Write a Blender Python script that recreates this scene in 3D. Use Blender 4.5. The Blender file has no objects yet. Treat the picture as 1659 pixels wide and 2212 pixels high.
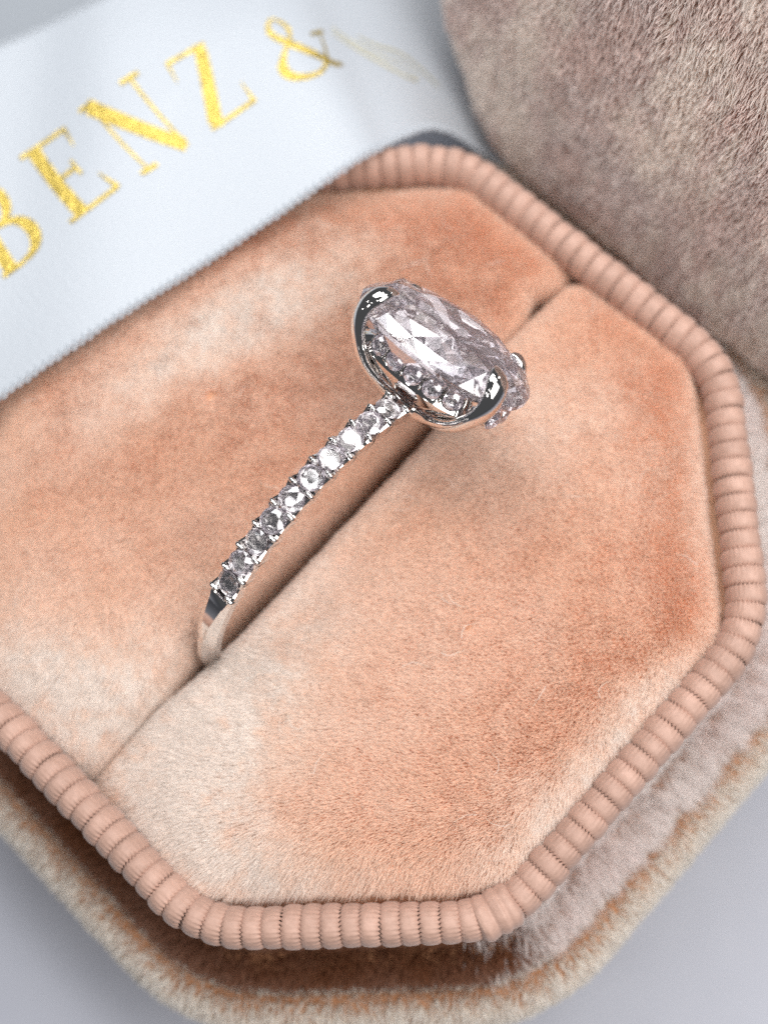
import bpy, math, random
import numpy as np
from mathutils import Matrix, Vector

rng = np.random.default_rng(7)
random.seed(7)
R = math.radians
SC = bpy.context.scene
COL = SC.collection

# ------------------------------------------------------------------ camera, world, lamps, exposure
# 1 unit = 1 cm; z = 0 is the cord round the top of the box, the table is at z = -2.3
cd = bpy.data.cameras.new('camera')
cam = bpy.data.objects.new('camera', cd)
COL.objects.link(cam)
C0 = (1.90096548, -0.91357402, 7.24512181)
r2 = (0.72730937, 0.68313639, -0.06592233)
u2 = (-0.647882, 0.71510144, 0.2624478)
fw = (-0.2264288, 0.14817085, -0.96269175)
cam.matrix_world = Matrix(((r2[0], u2[0], -fw[0], C0[0]), (r2[1], u2[1], -fw[1], C0[1]),
                           (r2[2], u2[2], -fw[2], C0[2]), (0, 0, 0, 1)))
cd.sensor_fit = 'HORIZONTAL'
cd.sensor_width = 36
cd.lens = 2500 / 1659 * 36
cd.clip_start = 0.1
cd.clip_end = 300
cd.dof.use_dof = True
cd.dof.focus_distance = 6.68
cd.dof.aperture_fstop = 0.215
SC.camera = cam

w = bpy.data.worlds.new('World')
SC.world = w
w.use_nodes = True
bg = w.node_tree.nodes['Background']
bg.inputs[0].default_value = (0.92, 0.95, 1.0, 1)
bg.inputs[1].default_value = 0.09


def area_lamp(name, loc, target, size, power, color):
    ld = bpy.data.lights.new(name, 'AREA')
    ld.shape = 'RECTANGLE'
    ld.size, ld.size_y = size
    ld.energy = power
    ld.color = color
    o = bpy.data.objects.new(name, ld)
    COL.objects.link(o)
    o.location = loc
    o.rotation_euler = (Vector(target) - Vector(loc)).to_track_quat('-Z', 'Y').to_euler()
    return o


area_lamp('window_softbox', (7.6, 0.6, 10.0), (0, 0, 0), (10, 8), 1420, (1.0, 0.98, 0.96))
area_lamp('stone_fill_back', (-1.0, 5.0, 11.5), (0, 0, 0), (10, 5), 960, (1.0, 0.985, 0.97))  # added unseen lamp, brightens the centre stone from behind
area_lamp('ceiling_softbox', (-7.0, 3.0, 9.5), (0, 0, 0), (6, 7), 760, (0.96, 0.98, 1.0))
area_lamp('glint_panel', (-1.0, -7.5, 9.0), (0, 0, 0), (1.8, 1.2), 90, (1.0, 0.98, 0.96))  # added unseen panel, brightens the halo and lower band stones
for az, el, pw in ((200, 40, 20), (335, 42, 24), (250, 62, 16), (20, 60, 30), (120, 48, 40), (165, 66, 30), (300, 66, 16), (75, 30, 30), (225, 30, 16), (60, 70, 30)):
    p = (10.5 * math.cos(R(el)) * math.cos(R(az)), 10.5 * math.cos(R(el)) * math.sin(R(az)), 10.5 * math.sin(R(el)))
    area_lamp('glint_spot', p, (0, 0.5, 0.5), (0.55, 0.45), pw, (1.0, 0.985, 0.965))  # added unseen spots, there only for glints in stones and metal

SC.view_settings.view_transform = 'Standard'
SC.view_settings.look = 'None'
SC.view_settings.exposure = -0.14
SC.view_settings.gamma = 1.0
cy = SC.cycles
cy.max_bounces = 26
cy.diffuse_bounces = 6
cy.glossy_bounces = 16
cy.transmission_bounces = 26
cy.transparent_max_bounces = 8
cy.sample_clamp_indirect = 4.0
cy.use_denoising = False


# ------------------------------------------------------------------ node helpers
def new_mat(name):
    m = bpy.data.materials.new(name)
    m.use_nodes = True
    nt = m.node_tree
    nt.nodes.clear()
    out = nt.nodes.new('ShaderNodeOutputMaterial')
    return m, nt, out


def node(nt, typ, **kw):
    n = nt.nodes.new(typ)
    for k, v in kw.items():
        if k in n.inputs:
            n.inputs[k].default_value = v
        else:
            setattr(n, k, v)
    return n


def ramp(nt, fac, stops):
    r = nt.nodes.new('ShaderNodeValToRGB')
    els = r.color_ramp.elements
    while len(els) < len(stops):
        els.new(0.5)
    for e, (p, c) in zip(els, stops):
        e.position = p
        e.color = (*c, 1)
    nt.links.new(fac, r.inputs[0])
    return r.outputs[0]


def noise(nt, scale, detail=3.0, rough=0.55, vec=None):
    n = node(nt, 'ShaderNodeTexNoise', Scale=scale, Detail=detail, Roughness=rough)
    if vec is None:
        g = nt.nodes.new('ShaderNodeNewGeometry')
        vec = g.outputs['Position']
    nt.links.new(vec, n.inputs['Vector'])
    return n


def fibre_mat(name, root, tip, tip2, rough=0.35, patch=1.2, melanin_var=0.15, sheen_mottle=(0.97, 0.90, 0.845), reach=0.95):
    """dyed plush fibre: deeper dye at the root, paler cut tip, slow dye variation between two tips"""
    m, nt, out = new_mat(name)
    h = nt.nodes.new('ShaderNodeHairInfo')
    nz = noise(nt, patch, 3.0)
    tipc = ramp(nt, nz.outputs['Fac'], [(0.38, tip), (0.64, tip2)])
    mx = node(nt, 'ShaderNodeMix', data_type='RGBA')
    mx.inputs['A'].default_value = (*root, 1)
    nt.links.new(tipc, mx.inputs['B'])
    mr = node(nt, 'ShaderNodeMapRange')
    mr.inputs['From Min'].default_value = 0.15
    mr.inputs['From Max'].default_value = reach
    nt.links.new(h.outputs['Intercept'], mr.inputs['Value'])
    nt.links.new(mr.outputs['Result'], mx.inputs['Factor'])
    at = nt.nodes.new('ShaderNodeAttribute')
    at.attribute_name = 'sheen_mottle'  # pale nap sheen and mottling mixed into the fibre colour
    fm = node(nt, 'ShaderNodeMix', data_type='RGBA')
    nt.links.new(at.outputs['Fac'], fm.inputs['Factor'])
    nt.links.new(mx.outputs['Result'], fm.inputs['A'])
    fm.inputs['B'].default_value = (*sheen_mottle, 1)
    hv = node(nt, 'ShaderNodeHueSaturation')
    mv = node(nt, 'ShaderNodeMapRange')
    mv.inputs['To Min'].default_value = 1.0 - melanin_var
    mv.inputs['To Max'].default_value = 1.0 + melanin_var * 0.5
    nt.links.new(h.outputs['Random'], mv.inputs['Value'])
    nt.links.new(mv.outputs['Result'], hv.inputs['Value'])
    nt.links.new(fm.outputs['Result'], hv.inputs['Color'])
    b = nt.nodes.new('ShaderNodeBsdfPrincipled')
    b.inputs['Roughness'].default_value = rough
    b.inputs['Specular IOR Level'].default_value = 0.35
    nt.links.new(hv.outputs['Color'], b.inputs['Base Color'])
    tr = nt.nodes.new('ShaderNodeBsdfTranslucent')
    nt.links.new(hv.outputs['Color'], tr.inputs['Color'])
    ms = nt.nodes.new('ShaderNodeMixShader')
    ms.inputs[0].default_value = 0.45
    nt.links.new(b.outputs[0], ms.inputs[1])
    nt.links.new(tr.outputs[0], ms.inputs[2])
    nt.links.new(ms.outputs[0], out.inputs['Surface'])
    return m


def cloth_mat(name, c1, c2, scale=6.0, rough=0.9, sheen=0.3, bump_scale=60.0, bump=0.3):
    m, nt, out = new_mat(name)
    nz = noise(nt, scale, 4.0)
    col = ramp(nt, nz.outputs['Fac'], [(0.3, c1), (0.7, c2)])
    b = nt.nodes.new('ShaderNodeBsdfPrincipled')
    b.inputs['Roughness'].default_value = rough
    b.inputs['Sheen Weight'].default_value = sheen
    b.inputs['Specular IOR Level'].default_value = 0.2
    nt.links.new(col, b.inputs['Base Color'])
    n2 = noise(nt, bump_scale, 2.0)
    bp = node(nt, 'ShaderNodeBump', Strength=bump, Distance=0.01)
    nt.links.new(n2.outputs['Fac'], bp.inputs['Height'])
    nt.links.new(bp.outputs[0], b.inputs['Normal'])
    nt.links.new(b.outputs[0], out.inputs['Surface'])
    return m


MAT = {}
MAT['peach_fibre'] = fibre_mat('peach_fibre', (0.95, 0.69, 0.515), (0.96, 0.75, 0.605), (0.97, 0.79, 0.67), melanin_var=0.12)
MAT['shell_fibre'] = fibre_mat('shell_fibre', (0.62, 0.34, 0.20), (0.97, 0.90, 0.88), (0.97, 0.93, 0.91), reach=0.55)
MAT['cream_fibre'] = fibre_mat('cream_fibre', (0.86, 0.76, 0.64), (0.95, 0.91, 0.85), (0.97, 0.94, 0.89), reach=0.55)
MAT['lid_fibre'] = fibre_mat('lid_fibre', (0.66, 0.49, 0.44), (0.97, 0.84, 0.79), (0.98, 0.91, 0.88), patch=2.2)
MAT['rim_shade_fibre'] = fibre_mat('rim_shade_fibre', (0.22, 0.08, 0.035), (0.36, 0.16, 0.085), (0.48, 0.27, 0.19))  # rim fibre with shade painted into its colour
MAT['peach_backing'] = cloth_mat('peach_backing', (0.70, 0.42, 0.27), (0.77, 0.47, 0.31))
MAT['shell_backing'] = cloth_mat('shell_backing', (0.36, 0.17, 0.085), (0.46, 0.23, 0.12))
MAT['lid_backing'] = cloth_mat('lid_backing', (0.36, 0.24, 0.19), (0.46, 0.32, 0.25))


def cord_mat():
    m, nt, out = new_mat('peach_thread')
    tc = nt.nodes.new('ShaderNodeTexCoord')
    oi = nt.nodes.new('ShaderNodeObjectInfo')
    nz = noise(nt, 22.0, 4.0)
    col = ramp(nt, nz.outputs['Fac'], [(0.3, (0.44, 0.275, 0.215)), (0.7, (0.54, 0.345, 0.275))])
    hv = node(nt, 'ShaderNodeHueSaturation')
    mv = node(nt, 'ShaderNodeMapRange')
    mv.inputs['To Min'].default_value = 0.92
    mv.inputs['To Max'].default_value = 1.06
    nt.links.new(oi.outputs['Random'], mv.inputs['Value'])
    nt.links.new(mv.outputs['Result'], hv.inputs['Value'])
    nt.links.new(col, hv.inputs['Color'])
    b = nt.nodes.new('ShaderNodeBsdfPrincipled')
    b.inputs['Roughness'].default_value = 0.55
    b.inputs['Sheen Weight'].default_value = 0.25
    b.inputs['Sheen Roughness'].default_value = 0.4
    b.inputs['Specular IOR Level'].default_value = 0.35
    nt.links.new(hv.outputs['Color'], b.inputs['Base Color'])
    n2 = node(nt, 'ShaderNodeTexNoise', Scale=90.0, Detail=3.0)
    nt.links.new(tc.outputs['Object'], n2.inputs['Vector'])
    bp = node(nt, 'ShaderNodeBump', Strength=0.35, Distance=0.006)
    nt.links.new(n2.outputs['Fac'], bp.inputs['Height'])
    nt.links.new(bp.outputs[0], b.inputs['Normal'])
    nt.links.new(b.outputs[0], out.inputs['Surface'])
    return m


MAT['cord'] = cord_mat()


def metal_mat(name, col, rough, bump=0.0, bscale=60.0):
    m, nt, out = new_mat(name)
    b = nt.nodes.new('ShaderNodeBsdfPrincipled')
    b.inputs['Base Color'].default_value = (*col, 1)
    b.inputs['Metallic'].default_value = 0.72 if 'foil' in name else 1.0
    nz = noise(nt, 9.0, 4.0)
    mr = node(nt, 'ShaderNodeMapRange')
    mr.inputs['To Min'].default_value = rough * 0.7
    mr.inputs['To Max'].default_value = rough * 1.4
    nt.links.new(nz.outputs['Fac'], mr.inputs['Value'])
    nt.links.new(mr.outputs['Result'], b.inputs['Roughness'])
    if bump:
        n2 = noise(nt, bscale, 3.0)
        bp = node(nt, 'ShaderNodeBump', Strength=bump, Distance=0.045)
        nt.links.new(n2.outputs['Fac'], bp.inputs['Height'])
        nt.links.new(bp.outputs[0], b.inputs['Normal'])
    nt.links.new(b.outputs[0], out.inputs['Surface'])
    return m


MAT['white_gold'] = metal_mat('white_gold', (0.80, 0.78, 0.765), 0.06)
MAT['pale_foil'] = metal_mat('pale_foil', (0.80, 0.76, 0.55), 0.6, 0.3, 55.0)
MAT['gold_foil'] = metal_mat('gold_foil', (0.60, 0.445, 0.10), 0.34, 0.5, 24.0)


def diamond_mat():
    m, nt, out = new_mat('diamond')
    g = node(nt, 'ShaderNodeBsdfGlass', Roughness=0.0, IOR=2.42)
    g.inputs['Color'].default_value = (1, 0.99, 1, 1)
    gl = node(nt, 'ShaderNodeBsdfGlossy', Roughness=0.0)
    gl.inputs['Color'].default_value = (0.96, 0.94, 0.97, 1)
    m1 = nt.nodes.new('ShaderNodeMixShader')
    m1.inputs[0].default_value = 0.12
    nt.links.new(g.outputs[0], m1.inputs[1])
    nt.links.new(gl.outputs[0], m1.inputs[2])
    d = node(nt, 'ShaderNodeBsdfDiffuse')
    d.inputs['Color'].default_value = (0.92, 0.88, 0.92, 1)
    nz = noise(nt, 34.0, 5.0, 0.7)
    mr = node(nt, 'ShaderNodeMapRange')
    mr.inputs['From Min'].default_value = 0.35
    mr.inputs['From Max'].default_value = 0.75
    mr.inputs['To Min'].default_value = 0.0
    mr.inputs['To Max'].default_value = 0.02
    nt.links.new(nz.outputs['Fac'], mr.inputs['Value'])
    mx = nt.nodes.new('ShaderNodeMixShader')
    nt.links.new(mr.outputs['Result'], mx.inputs[0])
    tr = nt.nodes.new('ShaderNodeBsdfTransparent')
    m2 = nt.nodes.new('ShaderNodeMixShader')
    m2.inputs[0].default_value = 0.25
    nt.links.new(m1.outputs[0], m2.inputs[1])
    nt.links.new(tr.outputs[0], m2.inputs[2])
    nt.links.new(m2.outputs[0], mx.inputs[1])
    nt.links.new(d.outputs[0], mx.inputs[2])
    nt.links.new(mx.outputs[0], out.inputs['Surface'])
    return m


MAT['diamond'] = diamond_mat()


def pavilion_mat():
    # returned light put into the lower facets: a mirror and pale colour brighten the stone
    m, nt, out = new_mat('diamond_pavilion')
    gl = node(nt, 'ShaderNodeBsdfGlossy', Roughness=0.0)
    nz = noise(nt, 40.0, 4.0, 0.7)
    col = ramp(nt, nz.outputs['Fac'], [(0.35, (0.70, 0.66, 0.70)), (0.65, (0.90, 0.87, 0.90))])
    nt.links.new(col, gl.inputs['Color'])
    d = node(nt, 'ShaderNodeBsdfDiffuse')
    d.inputs['Color'].default_value = (0.60, 0.555, 0.60, 1)
    mx = nt.nodes.new('ShaderNodeMixShader')
    mx.inputs[0].default_value = 0.30
    nt.links.new(gl.outputs[0], mx.inputs[1])
    nt.links.new(d.outputs[0], mx.inputs[2])
    nt.links.new(mx.outputs[0], out.inputs['Surface'])
    return m


MAT['pavilion'] = pavilion_mat()


def satin_mat():
    m, nt, out = new_mat('white_satin')
    tc = nt.nodes.new('ShaderNodeTexCoord')
    mp = nt.nodes.new('ShaderNodeMapping')
    mp.inputs['Scale'].default_value = (52.0, 118.0, 1.0)
    nt.links.new(tc.outputs['UV'], mp.inputs['Vector'])
    br = node(nt, 'ShaderNodeTexChecker', Scale=1.0)
    br.inputs['Color1'].default_value = (1, 1, 1, 1)
    br.inputs['Color2'].default_value = (0, 0, 0, 1)
    nt.links.new(mp.outputs[0], br.inputs['Vector'])
    b = nt.nodes.new('ShaderNodeBsdfPrincipled')
    b.inputs['Base Color'].default_value = (0.46, 0.495, 0.54, 1)
    b.inputs['Roughness'].default_value = 0.30
    b.inputs['Anisotropic'].default_value = 0.6
    b.inputs['Sheen Weight'].default_value = 0.25
    b.inputs['Specular IOR Level'].default_value = 0.4
    nz = noise(nt, 30.0, 3.0)
    ad = node(nt, 'ShaderNodeMath', operation='ADD')
    nt.links.new(br.outputs['Fac'], ad.inputs[0])
    nt.links.new(nz.outputs['Fac'], ad.inputs[1])
    bp = node(nt, 'ShaderNodeBump', Strength=0.4, Distance=0.008)
    nt.links.new(ad.outputs[0], bp.inputs['Height'])
    nt.links.new(bp.outputs[0], b.inputs['Normal'])
    nt.links.new(b.outputs[0], out.inputs['Surface'])
    return m


MAT['satin'] = satin_mat()


def table_mat():
    m, nt, out = new_mat('pale_table')
    b = nt.nodes.new('ShaderNodeBsdfPrincipled')
    nz = noise(nt, 1.5, 5.0)
    col = ramp(nt, nz.outputs['Fac'], [(0.3, (0.44, 0.455, 0.52)), (0.7, (0.47, 0.485, 0.55))])
    nt.links.new(col, b.inputs['Base Color'])
    b.inputs['Roughness'].default_value = 0.5
    n2 = noise(nt, 80.0, 2.0)
    bp = node(nt, 'ShaderNodeBump', Strength=0.15, Distance=0.01)
    nt.links.new(n2.outputs['Fac'], bp.inputs['Height'])
    nt.links.new(bp.outputs[0], b.inputs['Normal'])
    nt.links.new(b.outputs[0], out.inputs['Surface'])
    return m


MAT['table'] = table_mat()

# ------------------------------------------------------------------ object helpers
ORIGIN = {}          # world matrix of every object made here


def empty(name, loc, label, cat, group=None):
    o = bpy.data.objects.new(name, None)
    o.empty_display_size = 0.2
    COL.objects.link(o)
    o.location = loc
    o['label'] = label
    o['category'] = cat
    if group:
        o['group'] = group
    ORIGIN[o.name] = Matrix.Translation(loc)
    return o


def put(o, parent=None, M=None):
    """link o with the world matrix M below its parent"""
    M = M or Matrix.Identity(4)
    COL.objects.link(o)
    ORIGIN[o.name] = M
    if parent is not None:
        o.parent = parent
        o.matrix_local = ORIGIN[parent.name].inverted() @ M
    else:
        o.matrix_local = M
    return o


def mesh_data(name, V, F, mat, smooth=None, uv=None):
    me = bpy.data.meshes.new(name)
    me.from_pydata([tuple(map(float, v)) for v in V], [], [tuple(f) for f in F])
    me.update()
    me.materials.append(mat)
    if smooth is not None:
        me.polygons.foreach_set('use_smooth', [True] * len(me.polygons))
        if smooth < 180:
            me.set_sharp_from_angle(angle=R(smooth))
    if uv is not None:
        lay = me.uv_layers.new(name='UVMap')
        li = np.zeros(len(me.loops), dtype=np.int32)
        me.loops.foreach_get('vertex_index', li)
        lay.data.foreach_set('uv', np.asarray(uv, float)[li].ravel())
    return me


def mesh(name, V, F, mat, parent=None, smooth=None, uv=None, M=None):
    """world-space vertices become one mesh object (its origin at M, default its parent's origin)"""
    if M is None:
        M = Matrix.Translation(ORIGIN[parent.name].translation) if parent is not None else Matrix.Identity(4)
    Vw = np.asarray(V, float)
    Mi = np.array(M.inverted())
    Vl = Vw @ Mi[:3, :3].T + Mi[:3, 3]
    o = bpy.data.objects.new(name, mesh_data(name, Vl, F, mat, smooth, uv))
    return put(o, parent, M)


def grid_faces(n, m, close_n=False, close_m=False):
    F = []
    for i in range(n if close_n else n - 1):
        for j in range(m if close_m else m - 1):
            a = i * m + j
            b = i * m + (j + 1) % m
            c = ((i + 1) % n) * m + (j + 1) % m
            d = ((i + 1) % n) * m + j
            F.append((a, b, c, d))
    return F


def frame_matrix(x, y, z, o):
    return Matrix(((x[0], y[0], z[0], o[0]), (x[1], y[1], z[1], o[1]), (x[2], y[2], z[2], o[2]), (0, 0, 0, 1)))


def unit(v):
    v = np.asarray(v, float)
    return v / np.linalg.norm(v)


def catmull(P, n):
    P = np.asarray(P, float)
    out = []
    for u in np.linspace(0, len(P) - 1 - 1e-9, n):
        i = int(u)
        t = u - i
        p0, p1, p2, p3 = P[max(i - 1, 0)], P[i], P[i + 1], P[min(i + 2, len(P) - 1)]
        out.append(.5 * ((2 * p1) + (-p0 + p2) * t + (2 * p0 - 5 * p1 + 4 * p2 - p3) * t * t + (-p0 + 3 * p1 - 3 * p2 + p3) * t ** 3))
    return np.array(out)


def tube(P, ra, rb=None, seg=14, ref=(0, 0, 1), closed=False):
    """a tube along P; ra = radius across ref, rb = radius along ref (arrays or numbers)"""
    P = np.asarray(P, float)
    n = len(P)
    ra = np.broadcast_to(ra, n)
    rb = ra if rb is None else np.broadcast_to(rb, n)
    V = []
    for i in range(n):
        if closed:
            T = P[(i + 1) % n] - P[i - 1]
        else:
            T = P[min(i + 1, n - 1)] - P[max(i - 1, 0)]
        T = unit(T)
        rf = ref[i] if np.ndim(ref) == 2 else np.asarray(ref, float)
        A = unit(np.cross(T, rf))
        B = np.cross(A, T)
        for k in range(seg):
            a = 2 * math.pi * k / seg
            V.append(P[i] + A * ra[i] * math.cos(a) + B * rb[i] * math.sin(a))
    F = grid_faces(n, seg, closed, True)
    if not closed:
        F.append(tuple(range(seg))[::-1])
        F.append(tuple(range((n - 1) * seg, n * seg)))
    return V, F


# value noise on points, vectorised
def vnoise(P, scale, seed=0):
    Q = np.asarray(P, float) * scale + seed * 17.31
    I = np.floor(Q).astype(np.int64)
    f = Q - I
    f = f * f * (3 - 2 * f)
    r = np.zeros(len(Q))
    for dx in (0, 1):
        for dy in (0, 1):
            for dz in (0, 1):
                h = (I[:, 0] + dx) * 374761393 + (I[:, 1] + dy) * 668265263 + (I[:, 2] + dz) * 2147483647 + seed * 1274126177
                h = (h ^ (h >> 13)) * 1274126177
                h = (h ^ (h >> 16)) & 0xffffff
                wgt = (f[:, 0] if dx else 1 - f[:, 0]) * (f[:, 1] if dy else 1 - f[:, 1]) * (f[:, 2] if dz else 1 - f[:, 2])
                r += wgt * (h / 0xffffff)
    return r * 2 - 1


def pile(name, parent, V, F, count, length, comb, lean, mat, radius=0.0028, seed=1, wild=0.35, keep=None, K=4, clump_amt=0.35, med_amt=0.2, lnoise=0.2, sheen_mottle=None):
    """plush pile: one Curves object of hairs rooted on the surface (V, F)"""
    V = np.asarray(V, float)
    T = []
    for f in F:
        for k in range(1, len(f) - 1):
            T.append((f[0], f[k], f[k + 1]))
    T = np.array(T)
    A, B, Cc = V[T[:, 0]], V[T[:, 1]], V[T[:, 2]]
    N = np.cross(B - A, Cc - A)
    ar = np.linalg.norm(N, axis=1)
    # smooth normals
    VN = np.zeros_like(V)
    for k in range(3):
        np.add.at(VN, T[:, k], N)
    VN /= np.maximum(np.linalg.norm(VN, axis=1, keepdims=True), 1e-12)
    g = np.random.default_rng(seed)
    ti = g.choice(len(T), size=count, p=ar / ar.sum())
    a, b = g.random(count), g.random(count)
    sw = a + b > 1
    a[sw], b[sw] = 1 - a[sw], 1 - b[sw]
    c = 1 - a - b
    P = A[ti] * c[:, None] + B[ti] * a[:, None] + Cc[ti] * b[:, None]
    n = VN[T[ti, 0]] * c[:, None] + VN[T[ti, 1]] * a[:, None] + VN[T[ti, 2]] * b[:, None]
    n /= np.maximum(np.linalg.norm(n, axis=1, keepdims=True), 1e-9)
    if keep is not None:
        k = keep(P)
        P, n = P[k], n[k]
    m = len(P)
    t = comb(P, n)
    clump = np.stack([vnoise(P, 16, seed + 3 + q) for q in range(3)], 1)
    fine = g.normal(size=(m, 3)) * wild
    med = np.stack([vnoise(P, 4.5, seed + 9 + q) for q in range(3)], 1)
    t = t + clump_amt * clump + med_amt * med + fine
    t -= n * (t * n).sum(1, keepdims=True)
    ln = lean(P, n) if callable(lean) else np.full(m, lean)
    ln = np.clip(ln * (1 + lnoise * vnoise(P, 9, seed + 21)), 0.05, 1.3)
    L = (length(P) if callable(length) else np.full(m, length)) * (0.75 + 0.5 * g.random(m)) * (1 + 0.10 * vnoise(P, 14, seed + 31))
    s = np.linspace(0, 1, K)
    pts = np.zeros((m, K, 3))
    curl = g.normal(size=(m, 3)) * 0.10
    for i, x in enumerate(s):
        pts[:, i] = P + L[:, None] * (n * (x * (1 - 0.42 * ln * x))[:, None] + t * (ln * (0.35 * x + 0.65 * x * x))[:, None] + curl * x * x)
    cu = bpy.data.hair_curves.new(name)
    cu.add_curves([K] * m)
    M = Matrix.Translation(ORIGIN[parent.name].translation)
    pts = pts - np.array(M.translation)
    cu.points.foreach_set('position', pts.astype(np.float32).ravel())
    rad = (radius * (0.7 + 0.6 * g.random(m)))[:, None] * np.array([1.0, 1.0, 0.85, 0.25])[None, :K]
    cu.points.foreach_set('radius', rad.astype(np.float32).ravel())
    cu.materials.append(mat)
    if sheen_mottle is not None:
        fa = cu.attributes.new('sheen_mottle', 'FLOAT', 'CURVE')
        fa.data.foreach_set('value', np.clip(sheen_mottle(P), 0, 1).astype(np.float32))
    o = bpy.data.objects.new(name, cu)
    o['kind'] = 'stuff'
    return put(o, parent, M)


# ------------------------------------------------------------------ setting
def build_table():
    n = 9
    xs = np.linspace(-40, 40, n)
    V = [(x, y, -2.3) for x in xs for y in xs]
    o = mesh('table_surface', V, [f[::-1] for f in grid_faces(n, n)], MAT['table'])
    o['kind'] = 'structure'


build_table()

# ------------------------------------------------------------------ the ring box
RIB = 0.1165
HS, HA = 2.4157, 1.165           # half size of the octagon of the cord, half of its long side
BOX = empty('ring_box', (0, 0, -2.3), 'open eight-sided peach plush ring box with ribbed cord rim, holding the diamond ring', 'ring box')


def octagon(d, n_per=None, rad=0.70, step=0.03):
    """rounded octagon at the distance d outside the cord, as evenly spaced points (counter-clockwise)"""
    h = HS + d
    a = HA + d * (math.sqrt(2) - 1)
    cs = [(h, -a), (h, a), (a, h), (-a, h), (-h, a), (-h, -a), (-a, -h), (a, -h)]
    r = max(rad + d, 0.05)
    P = []
    k = len(cs)
    for i in range(k):
        p0, p, p1 = np.array(cs[i - 1]), np.array(cs[i]), np.array(cs[(i + 1) % k])
        d0, d1 = unit(p0 - p), unit(p1 - p)
        tl = r * math.tan(R(22.5))
        A, B = p + d0 * tl, p + d1 * tl
        nrm = unit(d0 + d1)
        c = p + nrm * (r / math.cos(R(22.5)))
        a0 = math.atan2(*(A - c)[::-1])
        a1 = a0 + R(45)
        for q in np.linspace(a0, a1, 9):
            P.append(c + r * np.array([math.cos(q), math.sin(q)]))
    P = np.array(P)
    Pc = np.vstack([P, P[:1]])
    s = np.r_[0, np.cumsum(np.linalg.norm(np.diff(Pc, axis=0), axis=1))]
    m = n_per or int(s[-1] / step)
    u = np.arange(m) / m * s[-1]
    X = np.interp(u, s, Pc[:, 0])
    Y = np.interp(u, s, Pc[:, 1])
    return np.stack([X, Y], 1), s[-1]


# --- outer shell: neck, padded rim with a parting groove, side wall
SHELL_PROF = [(0.06, -0.05), (0.09, -0.45), (0.11, -0.74), (0.16, -0.80), (0.24, -0.80), (0.33, -0.83), (0.40, -0.90), (0.435, -0.97),
              (0.46, -0.95), (0.50, -0.88), (0.56, -0.86), (0.63, -0.88), (0.69, -0.95), (0.72, -1.05), (0.735, -1.25), (0.72, -1.6), (0.68, -2.0), (0.60, -2.28)]
SP = catmull(SHELL_PROF, 52)
NL = 300
Vs = []
for (d, z) in SP:
    P2, _ = octagon(d, NL)
    for p in P2:
        Vs.append((p[0], p[1], z))
Fs = grid_faces(len(SP), NL, False, True)
Fs = [f[::-1] for f in Fs]
Fs.append(tuple(range((len(SP) - 1) * NL, len(SP) * NL)))
Fs_wall = [f for f in Fs if len(f) == 4]
shell = mesh('shell', Vs, Fs, MAT['shell_backing'], BOX, smooth=180)


def octa_dist(P):
    """signed distance outside the cord octagon, and its outward direction"""
    h = HS
    dirs = np.array([(math.cos(R(45 * k)), math.sin(R(45 * k))) for k in range(8)])
    q = P[:, :2] @ dirs.T - h
    # weights -> smooth outward direction
    wq = np.exp((q - q.max(1, keepdims=True)) * 7)
    wq /= wq.sum(1, keepdims=True)
    o = wq @ dirs
    o /= np.linalg.norm(o, axis=1, keepdims=True)
    return q.max(1), o


def comb_out_down(P, n):
    _, o = octa_dist(P)
    t = np.c_[o, np.full(len(P), -0.6)]
    return t


def rim_lean(P, n):
    # the nap of the rim lies flat along the right-hand sides and stands up along the front and left ones
    _, o = octa_dist(P)
    a = np.degrees(np.arctan2(o[:, 1], o[:, 0]))
    k = 1 / (1 + np.exp(-(a + 22) / 7)) * (a < 120)
    return 0.10 + 0.80 * k + 0.10 * vnoise(P, 3.0, 77)


def rim_keep(P):
    return (rim_k(P) > 0.5) & (P[:, 2] < -0.62)


def rim_keep_shade(P):
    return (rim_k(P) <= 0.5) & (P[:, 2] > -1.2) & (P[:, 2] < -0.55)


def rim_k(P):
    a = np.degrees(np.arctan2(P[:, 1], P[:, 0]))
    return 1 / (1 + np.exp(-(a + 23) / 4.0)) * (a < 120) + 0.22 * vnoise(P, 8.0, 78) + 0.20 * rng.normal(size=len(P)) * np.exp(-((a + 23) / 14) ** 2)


def vis_side(P):
    return P[:, 2] > -2.15


row = lambda d0, d1: [f for f in Fs_wall if d0 <= min(f) // NL and max(f) // NL <= d1]
prof_d = SP[:, 0]
i0 = 5
ig = int(np.argmin(np.abs(SP[:, 0] - 0.425) + (SP[:, 1] < -1.2) * 9))
ig2 = int(np.argmin(np.abs(SP[:, 0] - 0.455) + (SP[:, 1] < -1.2) * 9))
pile('rim_pile', shell, Vs, row(2, ig), 170000, 0.135, comb_out_down, rim_lean, MAT['shell_fibre'], radius=0.0025, seed=11, wild=0.15, clump_amt=0.85, keep=rim_keep)
pile('rim_pile', shell, Vs, row(2, ig), 110000, 0.085, comb_out_down, 0.35, MAT['rim_shade_fibre'], radius=0.0030, seed=13, wild=0.2, clump_amt=0.5, keep=rim_keep_shade)  # darker pile paints in the shade under the cord, front and left
pile('wall_pile', shell, Vs, row(ig2, len(SP) - 1), 170000, 0.062, comb_out_down, 0.8, MAT['cream_fibre'], radius=0.0032, seed=12, wild=0.15, keep=vis_side)

# --- the two cushions
CZ = 0.08


def slit_half(y, side):
    """half width of the slit between the cushions at y"""
    g = 0.012 + (0.07 if side < 0 else 0.045) * np.exp(-((y + 0.22) / 1.32) ** 6)
    g = g + (0.10 if side < 0 else 0.02) * np.exp(-((y - 2.0) / 0.16) ** 2)
    return g


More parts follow.
